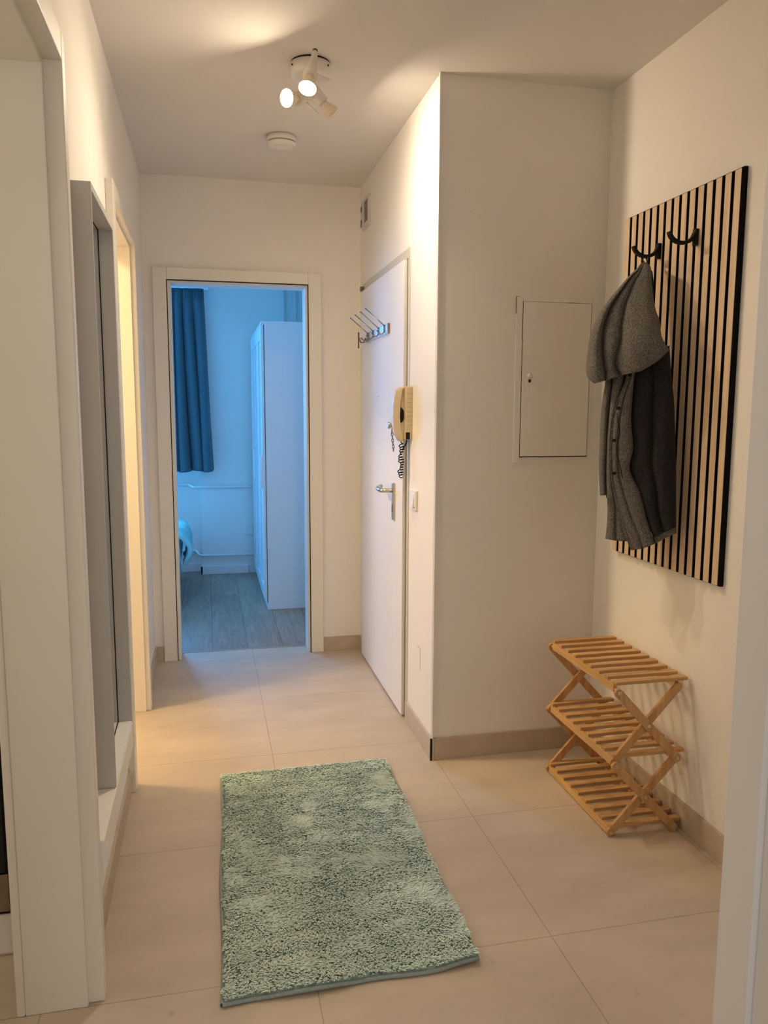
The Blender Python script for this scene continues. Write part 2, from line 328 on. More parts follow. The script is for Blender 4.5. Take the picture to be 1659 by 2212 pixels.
# ---------------------------------------------------------------- ceiling lamp
cl = thing('ceiling_spotlight', 'white round ceiling lamp with three lit adjustable spotlights', 'ceiling lamp', (.362, 2.74, H))
bm = bmesh.new(); lathe(bm, (.362, 2.745, H), (0, 0, -1), [(0, .062), (.006, .062), (.0065, .0665), (.040, .0665), (.046, .062), (.048, .05)], 48); obj('canopy', bm, M_PLAST, cl)
bm = bmesh.new(); lathe(bm, (.362, 2.745, H-.0005), (0, 0, -1), [(0, .064), (.004, .064)], 40); obj('mounting_ring', bm, M_GAP, cl)
bm = bmesh.new(); tube(bm, [(.362, 2.745, H-.046), (.362, 2.745, 2.352)], .007, 12)
lathe(bm, (.362, 2.745, 2.36), (0, 0, -1), [(0, .010), (.02, .012), (.03, .008)], 20); obj('stem', bm, M_PLAST, cl)
for a in (200, 320, 80):
    bm = bmesh.new(); c_, s_ = math.cos(math.radians(a)), math.sin(math.radians(a))
    lathe(bm, (.362+.066*c_, 2.745+.066*s_, H-.02), (c_, s_, 0), [(0, .003), (.003, .003)], 10); obj('screw', bm, M_GAP, cl)
def spot(back, face, rod, M_LENS, neck=True, link=None):
    back, face = Vector(back), Vector(face); ax = (face-back).normalized(); L = (face-back).length
    bm = bmesh.new()
    if neck:
        lathe(bm, back, ax, [(0, .008), (.004, .0095), (.035, .010), (.037, .0125), (.060, .0135), (.068, .018), (L-.058, .021), (L-.046, .023), (L-.040, .023)], 28)
    else:
        lathe(bm, back, ax, [(0, .019), (.003, .0205), (L-.048, .0215), (L-.040, .0215)], 28)
    if link: tube(bm, [back, link], .006, 10)
    h = obj('spot_head', bm, M_PLAST, cl)
    bm = bmesh.new(); b0 = face-ax*.044
    lathe(bm, b0, ax, [(0, .014), (.010, .0145), (.024, .019), (.041, .0268), (.052, .0282), (.052, .0268), (.0435, .0255), (.0435, .002)], 36)
    obj('bulb', bm, M_BULB, h)
    bm = bmesh.new(); lathe(bm, face+ax*.0001, ax, [(0, .0250), (.0012, .0245), (.0022, .018), (.0025, .002)], 36); obj('bulb_lens', bm, M_LENS, h)
    bm = bmesh.new(); lathe(bm, b0-ax*.001, ax, [(0, .021), (.003, .021)], 28); obj('socket_ring', bm, M_DSTEEL, h)
    if neck:
        bm = bmesh.new(); lathe(bm, back-ax*.010, ax, [(0, .006), (.003, .0085), (.010, .0085)], 16); obj('end_cap', bm, M_DSTEEL, h)
    bm = bmesh.new(); tube(bm, rod, .0022, 8); obj('adjusting_rod', bm, M_PLAST, h)
def at_y(px, py, y):
    d = ray(px, py); return Vector((0, 0, H0))+d*(y/d.y)
def at_x(px, py, x):
    d = ray(px, py); return Vector((0, 0, H0))+d*(x/d.x)
spot((.355, 2.585, 2.408), (.3235, 2.520, 2.281), [(.350, 2.59, 2.350), (.374, 2.60, 2.347), (.405, 2.62, 2.346)], M_LENSES[0], link=None)
spot((.334, 2.715, 2.314), (.279, 2.665, 2.296), [(.336, 2.712, 2.315), (.352, 2.69, 2.288), (.373, 2.66, 2.256)], M_LENSES[1], neck=False, link=(.362, 2.742, 2.340))
spot((.369, 2.765, 2.368), (.434, 2.778, 2.303), [(.360, 2.768, 2.366), (.335, 2.75, 2.365), (.305, 2.715, 2.325)], M_LENSES[2], neck=False, link=(.362, 2.748, 2.345))
bm = bmesh.new(); tube(bm, [(.349, 2.60, 2.375), (.362, 2.700, 2.392), (.362, 2.745, 2.394)], .006, 10); obj('side_arm', bm, M_PLAST, cl)

# smoke alarm
sm = thing('smoke_alarm', 'round white smoke alarm on the ceiling beyond the lamp', 'smoke alarm', (.333, 3.47, H))
bm = bmesh.new(); lathe(bm, (.333, 3.47, H-.001), (0, 0, -1), [(0, .057), (.003, .0575), (.0035, .0605), (.024, .0605), (.025, .056)], 48); obj('base', bm, M_PLAST, sm)
bm = bmesh.new(); lathe(bm, (.333, 3.47, H-.0245), (0, 0, -1), [(0, .0596), (.006, .0596)], 48); obj('vent_ring', bm, M_GAP, sm)
bm = bmesh.new(); lathe(bm, (.333, 3.47, H-.0268), (0, 0, -1), [(0, .0605), (.0010, .0605)], 48); obj('rib', bm, M_PLAST, sm)
bm = bmesh.new(); lathe(bm, (.333, 3.47, H-.0295), (0, 0, -1), [(0, .0610), (.003, .0605), (.012, .052), (.013, .028), (.0125, .027), (.0125, .002)], 48); obj('cover', bm, M_PLAST, sm)
bm = bmesh.new(); lathe(bm, (.333, 3.47, H-.0415), (0, 0, -1), [(0, .026), (.002, .0255), (.003, .024)], 40); obj('test_button', bm, M_PLAST, sm)

# door chime / gas alarm on the wall above the entry door
ch = thing('wall_chime', 'white wall chime with dark louvre slots above the entry door', 'door chime', (XR, 3.985, 2.28))
bm = bmesh.new()
prof = [(3.90, 2.205), (4.055, 2.205), (4.09, 2.235), (4.09, 2.325), (4.055, 2.352), (3.90, 2.352), (3.885, 2.335), (3.885, 2.225)]
A = [bm.verts.new((XR, y, z)) for y, z in prof]; B = [bm.verts.new((XR-.012, 3.99+(y-3.99)*.93, 2.278+(z-2.278)*.96)) for y, z in prof]
bm.faces.new(A); bm.faces.new(B[::-1])
for i in range(8): bm.faces.new((A[i], A[(i+1) % 8], B[(i+1) % 8], B[i]))
obj('housing', bm, M_CHIME, ch, .002)
bm = bmesh.new()
for k in range(12): abox(bm, XR-.0130, XR-.0118, 3.912, 3.985, 2.232+k*.0085, 2.2358+k*.0085)
obj('louvre', bm, M_GAP, ch)
for za_, zb_ in ((2.225, 2.262), (2.300, 2.325)): bxo('side_opening', [(XR-.0132, XR-.0116, 4.060, 4.078, za_, zb_)], M_GAP, ch)

# ---------------------------------------------------------------- hook rail on the entry door
M_HOOK = mat('chromed_wire', (.30, .28, .26), .25, 1, noise_s=60, noise_a=.1)
hr = thing('door_hook_rail', 'steel rail with long wire hooks on the white entry door', 'hook rail', (.782, 3.6, 1.66))
bm = bmesh.new(); abox(bm, .774, .7805, 3.40, 3.885, 1.640, 1.682); obj('rail', bm, M_STEEL, hr, .001)
bm = bmesh.new(); abox(bm, .7735, .781, 3.386, 3.402, 1.6395, 1.6825); obj('rail_end', bm, M_BROWN, hr)
for k, y in enumerate((3.455, 3.575, 3.70, 3.825)):
    bm = bmesh.new(); tube(bm, [(.772, y, 1.682), (.7715, y, 1.652), (.765, y+.004, 1.642), (.758, y+.010, 1.642), (.742, y+.018, 1.658)], .0032, 8)
    tube(bm, [(.772, y, 1.674), (.768, y, 1.682), (.690, y+.02, 1.752)], .0026, 8)
    obj('hook', bm, M_HOOK, hr)
bm = bmesh.new(); tube(bm, [(.772, 3.88, 1.66), (.768, 3.888, 1.641), (.752, 3.895, 1.640), (.742, 3.90, 1.664)], .0035, 8); tube(bm, [(.742, 3.90, 1.690), (.742, 3.90, 1.612)], .0035, 8); obj('end_hook', bm, M_DSTEEL, hr)

# ---------------------------------------------------------------- intercom
ic = thing('intercom_phone', 'old beige intercom handset with coiled black cord beside the entry door', 'intercom phone', (XR, 3.095, 1.29))
bm = bmesh.new(); abox(bm, .772, XR-.0005, 3.060, 3.135, 1.192, 1.404); obj('base', bm, M_BEIGE, ic, .003)
bxo('cradle', [(.757, .7725, 3.082, 3.124, 1.194, 1.402)], M_BEIGE, ic, .002)
bm = bmesh.new(); abox(bm, .7735, .790, 3.0585, 3.0612, 1.194, 1.222); obj('call_button', bm, M_BLACK, ic)
bm = bmesh.new()
for k in range(8): abox(bm, .776, .797, 3.0592, 3.0606, 1.250+k*.018, 1.2506+k*.018)
obj('panel_groove', bm, M_BROWN, ic)
bm = bmesh.new()
zs = [1.186, 1.192, 1.215, 1.245, 1.285, 1.330, 1.365, 1.385, 1.396, 1.402]
xo = [.757, .748, .736, .729, .725, .7265, .731, .736, .748, .764]       # outer face
xi = [.766, .768, .764, .757, .7535, .7555, .760, .764, .767, .769]      # inner face
rings = []
for z, a, b in zip(zs, xo, xi):
    rings.append([bm.verts.new(p) for p in ((a, 3.078, z), (a-.001, 3.098, z), (a, 3.118, z), (b, 3.122, z), (b, 3.098, z), (b, 3.074, z))])
for p, q in zip(rings, rings[1:]):
    for k in range(6): bm.faces.new((p[k], p[(k+1) % 6], q[(k+1) % 6], q[k]))
bm.faces.new(rings[0]); bm.faces.new(rings[-1][::-1])
obj('handset', bm, M_BEIGE, ic, .003)
bm = bmesh.new(); lathe(bm, (.770, 3.098, 1.290), (-1, 0, 0), [(0, .030), (.006, .036), (.012, .037), (.0155, .030)], 24)
for v in bm.verts: v.co.z = 1.29+(v.co.z-1.29)*1.15; v.co.y = 3.098+(v.co.y-3.098)*.62
obj('cradle_pad', bm, M_BLACK, ic)
# coiled cord
bm = bmesh.new(); pts = []
for k in range(13*12):
    a = k*2*math.pi/12; t_ = k/156
    wv = .0075+.003*math.sin(t_*17)+.0015*math.sin(t_*41)
    pts.append((.7655+wv*math.cos(a)+.003*math.sin(t_*13), 3.100+wv*math.sin(a), 1.172-.134*t_+.0035*math.sin(a+.7)))
tube(bm, [(.764, 3.098, 1.190), (.764, 3.10, 1.180)]+pts, .0023, 6)
tube(bm, [(.790, 3.10, 1.194), (.786, 3.10, 1.178), (.779, 3.10, 1.165), (.772, 3.10, 1.150)], .0026, 6)
obj('coiled_cord', bm, M_BLACK, ic)
# keys hanging from the door lock
bm = bmesh.new()
for k in range(7):
    c = Vector((.752+.0007*k, 3.212-.002*k, 1.222-.0125*k)); vert = k % 2
    ring = [c+Vector(((.0042 if vert else 0)*math.cos(a), (0 if vert else .0048)*math.cos(a), .0085*math.sin(a))) for a in [i*2*math.pi/12 for i in range(13)]]
    tube(bm, ring, .0016, 6, caps=False)
tube(bm, [(.760, 3.236, 1.244), (.754, 3.222, 1.232), (.752, 3.212, 1.226)], .0016, 6)
obj_k = tag(obj('door_chain', bm, M_DSTEEL), 'short dark metal chain hanging from the entry door lock', 'chain')
# light switch
ls = thing('light_switch', 'white rocker light switch right of the entry door', 'light switch', (XR, 3.015, .955))
bm = bmesh.new(); abox(bm, XR-.010, XR-.0005, 2.966, 3.060, .916, .996); obj('frame', bm, M_PLAST, ls, .002)
bm = bmesh.new(); vs = abox(bm, XR-.014, XR-.008, 2.984, 3.043, .928, .984)
for v in vs:
    if v.co.x < XR-.012 and v.co.y < 3.0: v.co.x = XR-.0105 if v.co.z > .95 else XR-.019
obj('rocker', bm, M_PLAST, ls, .001)
bm = bmesh.new(); tube(bm, [(XR-.012, 2.9835, .929), (XR-.0095, 2.9835, .929)], .0025, 8); obj('dot', bm, M_GAP, ls)
# tiny paint patch
struct(bxo('trim_5', [(XR-.0012, XR, 2.905, 2.907, .29, .375), (XR-.0012, XR, 2.907, 2.95, .375, .377)], M_TILEB), 'outline of a painted over wall socket')

# ---------------------------------------------------------------- fuse cabinet
fc = thing('fuse_cabinet', 'flush painted fuse cabinet door in the recess wall', 'fuse cabinet', (1.25, YR, 1.42))
bm = bmesh.new(); abox(bm, 1.117, 1.390, YR-.0022, YR-.0004, 1.139, 1.700); obj('gap', bm, M_GAP, fc)
bm = bmesh.new(); vs = abox(bm, 1.1213, 1.3862, YR-.006, YR-.0006, 1.1428, 1.698); obj('door', bm, M_WALL, fc, .001)
bm = bmesh.new(); abox(bm, 1.094, 1.1185, YR-.005, YR-.0003, 1.12, 1.716); abox(bm, 1.1185, 1.392, YR-.005, YR-.0003, 1.6990, 1.716); abox(bm, 1.3888, 1.396, YR-.0035, YR-.0003, 1.13, 1.716); obj('frame', bm, M_WALL, fc, .0015)
bxo('paint_crack', [(1.0935, 1.0946, YR-.0056, YR-.0003, 1.655, 1.715), (1.0935, 1.103, YR-.0056, YR-.0003, 1.715, 1.7165)], M_BROWN, fc)
bxo('paint_crack', [(1.29, 1.34, YR-.0062, YR-.0003, 1.6978, 1.6994)], M_BROWN, fc)
bm = bmesh.new(); lathe(bm, (1.150, YR-.006, 1.434), (0, -1, 0), [(0, .011), (.003, .011), (.005, .007), (.009, .006)], 20); lk = obj('lock', bm, M_PLAST, fc)
bm = bmesh.new(); abox(bm, 1.146, 1.156, YR-.0068, YR-.0058, 1.412, 1.4225); obj('keyhole', bm, M_GAP, fc)

# ---------------------------------------------------------------- slatted coat panel
sp = thing('slatted_coat_panel', 'oak slat wall panel on black felt with two black hooks', 'coat rack', (XW, 2.24, 1.39))
PY0, PY1, PZ0, PZ1 = 1.955, 2.560, .809, 1.966
FX = 1.4205
bxo('felt_backing', [(1.4295, XW-.0006, PY0, PY1-.003, PZ0, PZ1)], M_FELT, sp, .001)
bm = bmesh.new(); n = 15; pit = (PY1-PY0+.012)/n
for k in range(n):
    y0 = PY0+.0005+k*pit
    abox(bm, FX+.0012, 1.4296, y0, y0+pit*.655, PZ0+.004, PZ1-.006, 1)
    abox(bm, FX, FX+.0013, y0+.0006, y0+pit*.655-.0004, PZ0+.004, PZ1-.006, 0)
obj('slat_panel', bm, [M_OAK, M_FELT], sp)
for yk, zc in ((2.140, 1.815), (2.336, 1.812)):
    bm = bmesh.new(); abox(bm, 1.408, 1.4202, yk-.007, yk+.007, zc-.022, zc+.026)
    arc = []
    for k in range(15):
        a = math.radians(-8-164*k/14); arc.append(Vector((1.369+.042*math.cos(a), yk, zc+.018+.036*math.sin(a)*.95)))
    for i, (p, q) in enumerate(zip(arc, arc[1:])):
        d = (q-p).normalized(); nv = Vector((d.z, 0, -d.x)); bar(bm, p-d*.001, q+d*.001, nv, (0, 1, 0), .010, .015)
    obj('hook', bm, M_BLACK, sp, .0015)

# ---------------------------------------------------------------- coat (lofted relief parts)
ct = thing('grey_coat', 'grey hooded wool coat with dark lining hanging on the far hook', 'coat', (1.36, 2.33, 1.78))
azR, azL = math.radians(32.98), math.radians(27.06)
R0 = Vector((1.378, 1.378/math.tan(azR), 0)); L0 = Vector((1.19, 1.19/math.tan(azL), 0))
pdir = (L0-R0).normalized(); pn = Vector((-pdir.y, pdir.x, 0))
if pn.dot(Vector((0, -1, 0))) < 0: pn = -pn
def coat_pt(px, py, dep):
    """point of the hanging plane seen at (px,py), brought out by dep towards the room"""
    d = ray(px, py); t_ = (R0+pn*dep).dot(pn)/d.dot(pn); return Vector((0, 0, H0))+d*t_
def recede(py):
    k = max(0, min(1, (py-560)/200)); return -.085*(1-k)**1.5
def cr(a, b, c, d, t_):
    return .5*((2*b)+(c-a)*t_+(2*a-5*b+4*c-d)*t_*t_+(3*b-a-3*c+d)*t_**3)
def relief(name, rows, bul, base, thick, m, parent, nv=7, nu=8, wob=.0035, seed=0, edge=.5, capbot=True):
    """rows: each a list of (px,py) knots across; bul: bulge of every lobe; closed solid"""
    grid = []; R = len(rows)
    for i in range(R-1):
        a, b, c, d = rows[max(i-1, 0)], rows[i], rows[i+1], rows[min(i+2, R-1)]
        for s in range(nv if i < R-2 else nv+1):
            t_ = s/nv
            grid.append(([(cr(a[k][0], b[k][0], c[k][0], d[k][0], t_), cr(a[k][1], b[k][1], c[k][1], d[k][1], t_)) for k in range(len(b))], (i+t_)/(R-1)))
    bm = bmesh.new(); fr, bk = [], []
    nl = len(rows[0])-1
    for kn, v in grid:
        f_, b_ = [], []
        for l in range(nl):
            for s in range(nu if l < nl-1 else nu+1):
                t_ = s/nu; px = kn[l][0]*(1-t_)+kn[l+1][0]*t_; py = kn[l][1]*(1-t_)+kn[l+1][1]*t_
                bu = bul[l](v) if callable(bul[l]) else bul[l]
                h = bu*math.sqrt(max(0, 1-(2*t_-1)**2))
                U = (l+t_)/nl; h += edge*.03*math.sqrt(max(0, 1-(2*U-1)**2))
                q = Vector((px*.02, py*.008, seed*5.1)); h += wob*noise.noise(q)*min(1, 6*U*(1-U)+.2)+wob*.5*noise.noise(q*2.7)
                bs = base(v, U) if callable(base) else base
                p = coat_pt(px, py, bs+h+recede(py)); f_.append(bm.verts.new(p))
                e = min(U, 1-U)*2*nl; e = min(1, e*2)
                p2 = coat_pt(px, py, bs-thick*(.25+.75*e)+recede(py))
                if p2.x > 1.408: p2.x = 1.408
                if p2.x < p.x-.5: pass
                b_.append(bm.verts.new(p2))
        fr.append(f_); bk.append(b_)
    nrow, ncol = len(fr), len(fr[0])
    for G in (fr, bk):
        for i in range(nrow-1):
            for j in range(ncol-1):
                f = bm.faces.new((G[i][j], G[i][j+1], G[i+1][j+1], G[i+1][j])); f.smooth = True
    for i in range(nrow-1):
        for j in (0, ncol-1):
            f = bm.faces.new((fr[i][j], fr[i+1][j], bk[i+1][j], bk[i][j])); f.smooth = True
    for j in range(ncol-1):
        bm.faces.new((fr[0][j], fr[0][j+1], bk[0][j+1], bk[0][j])); bm.faces.new((fr[-1][j], fr[-1][j+1], bk[-1][j+1], bk[-1][j]))
    return obj(name, bm, m, parent)
def cb(*pts): return [(1240+x/4.0975, 760+y/4.0975) for x, y in pts]
def ca(*pts): return [(1220+x/3.779, 330+y/3.78) for x, y in pts]
# dark lining side of the coat
relief('lining_panel', [cb((480, 60), (650, 60), (845, -60)), cb((520, 190), (690, 160), (862, 200)), cb((515, 400), (700, 380), (885, 430)), cb((505, 620), (690, 600), (895, 700)),
                        cb((520, 850), (690, 810), (900, 900)), cb((488, 1030), (680, 1000), (905, 1080)), cb((560, 1220), (720, 1180), (905, 1280)), cb((630, 1440), (740, 1400), (905, 1420)), cb((700, 1645), (790, 1600), (905, 1550))],
       [.020, .018], .005, .03, M_LIN, ct, seed=1, wob=.007)
relief('hem_facing', [cb((690, 1640), (790, 1596), (905, 1546)), cb((700, 1668), (795, 1625), (905, 1575)), cb((716, 1703), (800, 1655), (907, 1605))], [.004, .004], .008, .03, M_WOOL, ct, seed=2, wob=.002, nv=3)
# inner front and sleeve on the left
relief('sleeve', [cb((280, 200), (345, 200)), cb((272, 300), (340, 300)), cb((240, 500), (318, 500)), cb((226, 800), (300, 800)), cb((220, 1050), (292, 1050)), cb((230, 1272), (290, 1268))], [.020], -.004, .05, M_WOOL, ct, seed=3)
relief('inner_front', [cb((335, 180), (470, 160)), cb((335, 260), (440, 300)), cb((318, 430), (400, 440)), cb((296, 680), (350, 660)), cb((284, 900), (345, 900)), cb((280, 1120), (350, 1120)), cb((283, 1292), (380, 1300))], [.014], .010, .03, M_WOOL, ct, seed=4)
relief('lower_flap', [cb((290, 1270), (370, 1270), (420, 1270)), cb((295, 1400), (370, 1400), (440, 1400)), cb((288, 1550), (370, 1560), (480, 1560)), cb((276, 1655), (370, 1672), (500, 1680))], [.008, .008], -.006, .03, M_WOOL, ct, seed=5)
fp = relief('front_placket', [cb((470, 150), (500, 150), (545, 150)), cb((445, 270), (490, 270), (530, 270)), cb((385, 430), (440, 420), (518, 420)), cb((335, 640), (400, 640), (508, 620)), cb((322, 880), (390, 880), (525, 850)),
                         cb((328, 1100), (400, 1100), (495, 1040)), cb((362, 1300), (450, 1290), (585, 1240)), cb((415, 1500), (510, 1470), (640, 1460)), cb((462, 1650), (570, 1610), (695, 1640)), cb((508, 1757), (610, 1742), (716, 1700))],
       [.010, .012], .022, .04, M_WOOL, ct, seed=6, wob=.003)
def coat_spot(x, y, dep):
    px, py = cb((x, y))[0]; return coat_pt(px, py, dep)
for x, y in ((500, 205), (398, 500), (355, 785), (358, 1075)):
    bm = bmesh.new(); lathe(bm, coat_spot(x, y, .050 if y > 300 else .046), pn, [(0, .0052), (.008, .0052), (.0095, .0042), (.0095, .003), (.008, .0022)], 16); obj('button', bm, M_BLACK, fp)
bm = bmesh.new(); tube(bm, [coat_spot(x, y, .054) for x, y in ((382, 545), (384, 600), (402, 660), (407, 720), (390, 780), (378, 850), (380, 910), (398, 970), (415, 1050), (428, 1120))], .0016, 6); obj('drawstring', bm, M_BLACK, ct)
# seam piping along the placket edge
bm = bmesh.new(); tube(bm, [coat_spot(x, y, .040) for x, y in ((470, 240), (415, 360), (375, 470), (340, 660), (326, 900), (332, 1110), (366, 1310), (420, 1510), (468, 1660), (506, 1750))], .002, 6); obj('edge_piping', bm, M_WOOL, ct)
# hood
relief('hood', [ca((620, 905), (636, 893), (652, 889), (690, 912)),
                ca((585, 945), (600, 960), (612, 985), (705, 950)),
                ca((520, 1010), (545, 1010), (575, 1040), (712, 1060)),
                ca((435, 1110), (465, 1120), (525, 1150), (722, 1170)),
                ca((330, 1240), (380, 1250), (488, 1260), (745, 1290)),
                ca((250, 1380), (322, 1400), (462, 1400), (775, 1370)),
                ca((200, 1530), (305, 1530), (455, 1530), (792, 1500)),
                ca((185, 1640), (310, 1640), (432, 1600), (845, 1600)),
                ca((172, 1750), (322, 1740), (410, 1700), (846, 1616)),
                ca((186, 1835), (335, 1790), (420, 1760), (760, 1700)),
                ca((240, 1885), (330, 1862), (460, 1818), (620, 1785))],
       [lambda v: .004+.034*min(1, v*2.2), lambda v: .002+.026*min(1, v*1.8), lambda v: .006+.030*min(1, v*1.6)], lambda v, U: .030+.030*min(1, 1.6*v), .07, M_WOOL, ct, seed=9, wob=.010, nv=8, nu=12)
bm = bmesh.new(); tube(bm, [(1.366, 2.336, 1.797), (1.372, 2.332, 1.788), (1.370, 2.325, 1.776), coat_pt(1394, 575, -.05)], .0022, 8)
tube(bm, [(1.366, 2.336, 1.797), (1.358, 2.338, 1.790), (1.362, 2.33, 1.776), coat_pt(1390, 575, -.05)], .0022, 8)
tube(bm, [coat_pt(1395, 572, -.05), coat_pt(1406, 588, -.04), coat_pt(1412, 640, -.02)], [.003, .005, .004], 8)
obj('hanging_loop', bm, M_BLACK, ct)

# ---------------------------------------------------------------- bamboo folding shoe rack
rk = thing('shoe_rack', 'three-tier folding bamboo shoe rack standing against the right wall', 'shoe rack', (1.30, 2.31, 0))
XA, XB_ = 1.190, 1.398; YN, YF = 2.078, 2.540
LV = (.012, .240, .472)
def cross(yc, off, za, zb):
    # two crossing bars between shelf levels; seen end plane at y = yc
    for k, (xa, xb) in enumerate(((XB_, XA), (XA, XB_))):
        yy = yc+off*(.007 if k else -.007)
        bm = bmesh.new(); p = Vector((xa, yy, za)); q = Vector((xb, yy, zb)); d = (q-p).normalized()
        nv = Vector((-d.z, 0, d.x)); bar(bm, p, q, nv, (0, 1, 0), .026, .011, rnd=True)
        g = obj('leg', bm, M_BAMZ, rk, .001)
        if k == 0:
            for f_ in (0, .5, 1):
                c = p.lerp(q, f_); bm = bmesh.new()
                lathe(bm, c-Vector((0, off*.0055, 0)), (0, -off, 0), [(0, .0062), (.0018, .0062), (.0026, .005), (.0026, .003), (.001, .0026)], 18); obj('bolt', bm, M_STEEL, g)
        elif za < .1 or True:
            bm = bmesh.new(); lathe(bm, (q if zb > za else p)-Vector((0, off*.0195, 0)), (0, -off, 0), [(0, .0055), (.0015, .0055), (.0022, .0045), (.0015, .0024)], 18)
            bm.free()
for za, zb in ((LV[0], LV[1]), (LV[1], LV[2])):
    cross(YN, 1, za+.004, zb-.004); cross(YF, -1, za+.004, zb-.004)
for i, z in enumerate(LV):
    bm = bmesh.new(); zz = z+.006
    for x in (XA, XB_): abox(bm, x-.006, x+.006, YN+.014, YF-.014, zz-.014, zz+.010)
    for x in (XA, XB_): tube(bm, [(x, YN-.001, z), (x, YF+.001, z)], .0045, 10)
    s = obj('shelf_rail', bm, M_BAMY, rk, .001)
    n = 9
    for k in range(n):
        y = YN+.010+(YF-YN-.026)*k/(n-1)
        bm = bmesh.new(); abox(bm, XA-.004, XB_+.030, y-.010, y+.013, zz+.010, zz+.021); obj('slat', bm, M_BAMX, s, .0015)

# ---------------------------------------------------------------- rug
rg = thing('shaggy_rug', 'sage green shaggy rug lying on the tiled hallway floor', 'rug', (.31, 2.18, 0))
c00, c10, c01, c11 = Vector((.002, 1.622, 0)), Vector((.600, 1.632, 0)), Vector((.024, 2.735, 0)), Vector((.622, 2.742, 0))
def rugp(u, v, z=0):
    p = c00.lerp(c10, u).lerp(c01.lerp(c11, u), v)
    e = .004*math.sin(u*14)*max(0, 1-v*6)
    wz = max(0, 1-v*9)*(.007*max(0, math.sin(u*9.5-1.6)))
    return Vector((p.x+.003*math.sin(v*11), p.y+e, z+wz))
bm = bmesh.new(); nu_, nv_ = 60, 90; T = [[bm.verts.new(rugp(i/nu_, j/nv_, .010)) for i in range(nu_+1)] for j in range(nv_+1)]
Bt = [[bm.verts.new(rugp(i/nu_, j/nv_, .002)) for i in range(nu_+1)] for j in range(nv_+1)]
for j in range(nv_):
    for i in range(nu_):
        bm.faces.new((T[j][i], T[j][i+1], T[j+1][i+1], T[j+1][i])); bm.faces.new((Bt[j][i], Bt[j+1][i], Bt[j+1][i+1], Bt[j][i+1]))
for i in range(nu_):
    bm.faces.new((T[0][i], Bt[0][i], Bt[0][i+1], T[0][i+1])); bm.faces.new((T[-1][i], T[-1][i+1], Bt[-1][i+1], Bt[-1][i]))
for j in range(nv_):
    bm.faces.new((T[j][0], T[j+1][0], Bt[j+1][0], Bt[j][0])); bm.faces.new((T[j][-1], Bt[j][-1], Bt[j+1][-1], T[j+1][-1]))
M_RUGB = mat('rug_backing', (.50, .60, .53), .9, noise_s=60, noise_a=.1)
obj('backing', bm, M_RUGB, rg)
bm = bmesh.new()
loop = [rugp(u/40, 0, .006) for u in range(41)]+[rugp(1, v/60, .006) for v in range(1, 61)]+[rugp(1-u/40, 1, .006) for u in range(1, 41)]+[rugp(0, 1-v/60, .006) for v in range(1, 61)]
tube(bm, loop, .0055, 8, caps=False); obj('bound_edge', bm, mat('rug_binding', (.27, .33, .30), .8, noise_s=200, noise_a=.1), rg)
mr = bpy.data.materials.new('rug_pile'); mr.use_nodes = True; nt = mr.node_tree; b = nt.nodes['Principled BSDF']
at = nt.nodes.new('ShaderNodeAttribute'); at.attribute_name = 'tone'
rp = nt.nodes.new('ShaderNodeValToRGB'); rp.color_ramp.elements[0].color = (.47, .60, .52, 1); rp.color_ramp.elements[1].color = (.76, .88, .79, 1)
nt.links.new(at.outputs['Fac'], rp.inputs[0]); nt.links.new(rp.outputs[0], b.inputs['Base Color'])
b.inputs['Roughness'].default_value = .9; b.inputs['Specular IOR Level'].default_value = .15; b.inputs['Sheen Weight'].default_value = .15
rnd = random.Random(3); vs, fs, tones = [], [], []
N = 62000
for _ in range(N):
    u, v = rnd.random(), rnd.random()
    base = rugp(.006+.988*u, .005+.99*v, .010)
    q = Vector((base.x*6, base.y*6, 0)); fa = noise.noise(q)*2.6+noise.noise(q*3.1+Vector((7, 0, 0)))*1.6+math.pi*1.5
    lump = noise.noise(Vector((base.x*9, base.y*26, 3)))       # ridges across the rug
    patch = noise.noise(Vector((base.x*5, base.y*4.2, 11)))
    lean = .9+.18*noise.noise(q*1.7+Vector((0, 9, 0)))+.3*rnd.random()
    ln = .014+.007*rnd.random()+.006*lump
    dx, dy = math.cos(fa+rnd.uniform(-.8, .8)), math.sin(fa+rnd.uniform(-.8, .8))
    d1_ = Vector((dx*lean*.5, dy*lean*.5, 1)).normalized(); d2_ = Vector((dx*(lean+.5), dy*(lean+.5), .34)).normalized()
    a = rnd.uniform(-.5, .5); wv = Vector((-dy*math.cos(a)+dx*math.sin(a), dx*math.cos(a)+dy*math.sin(a), 0))*(.0023+.0012*rnd.random())
    m1 = base+d1_*ln*.55; m2 = m1+d2_*ln*.5
    i0 = len(vs); vs += [base-wv, base+wv, m1-wv*1.1, m1+wv*1.1, m2]
    fs += [(i0, i0+1, i0+3, i0+2), (i0+2, i0+3, i0+4)]
    tt = .5+.40*patch+.22*lump+rnd.uniform(-.12, .12); tones += [tt-.1, tt-.1, tt, tt, tt+.1]
me = bpy.data.meshes.new('pile'); me.from_pydata(vs, [], fs); me.update()
att = me.attributes.new('tone', 'FLOAT', 'POINT'); att.data.foreach_set('value', [max(0, min(1, x)) for x in tones])
for p in me.polygons: p.use_smooth = True
me.materials.append(mr); po = bpy.data.objects.new('pile', me); C.objects.link(po); po.parent = rg
po.matrix_parent_inverse = Matrix.Translation(-rg.location); po['kind'] = 'stuff'

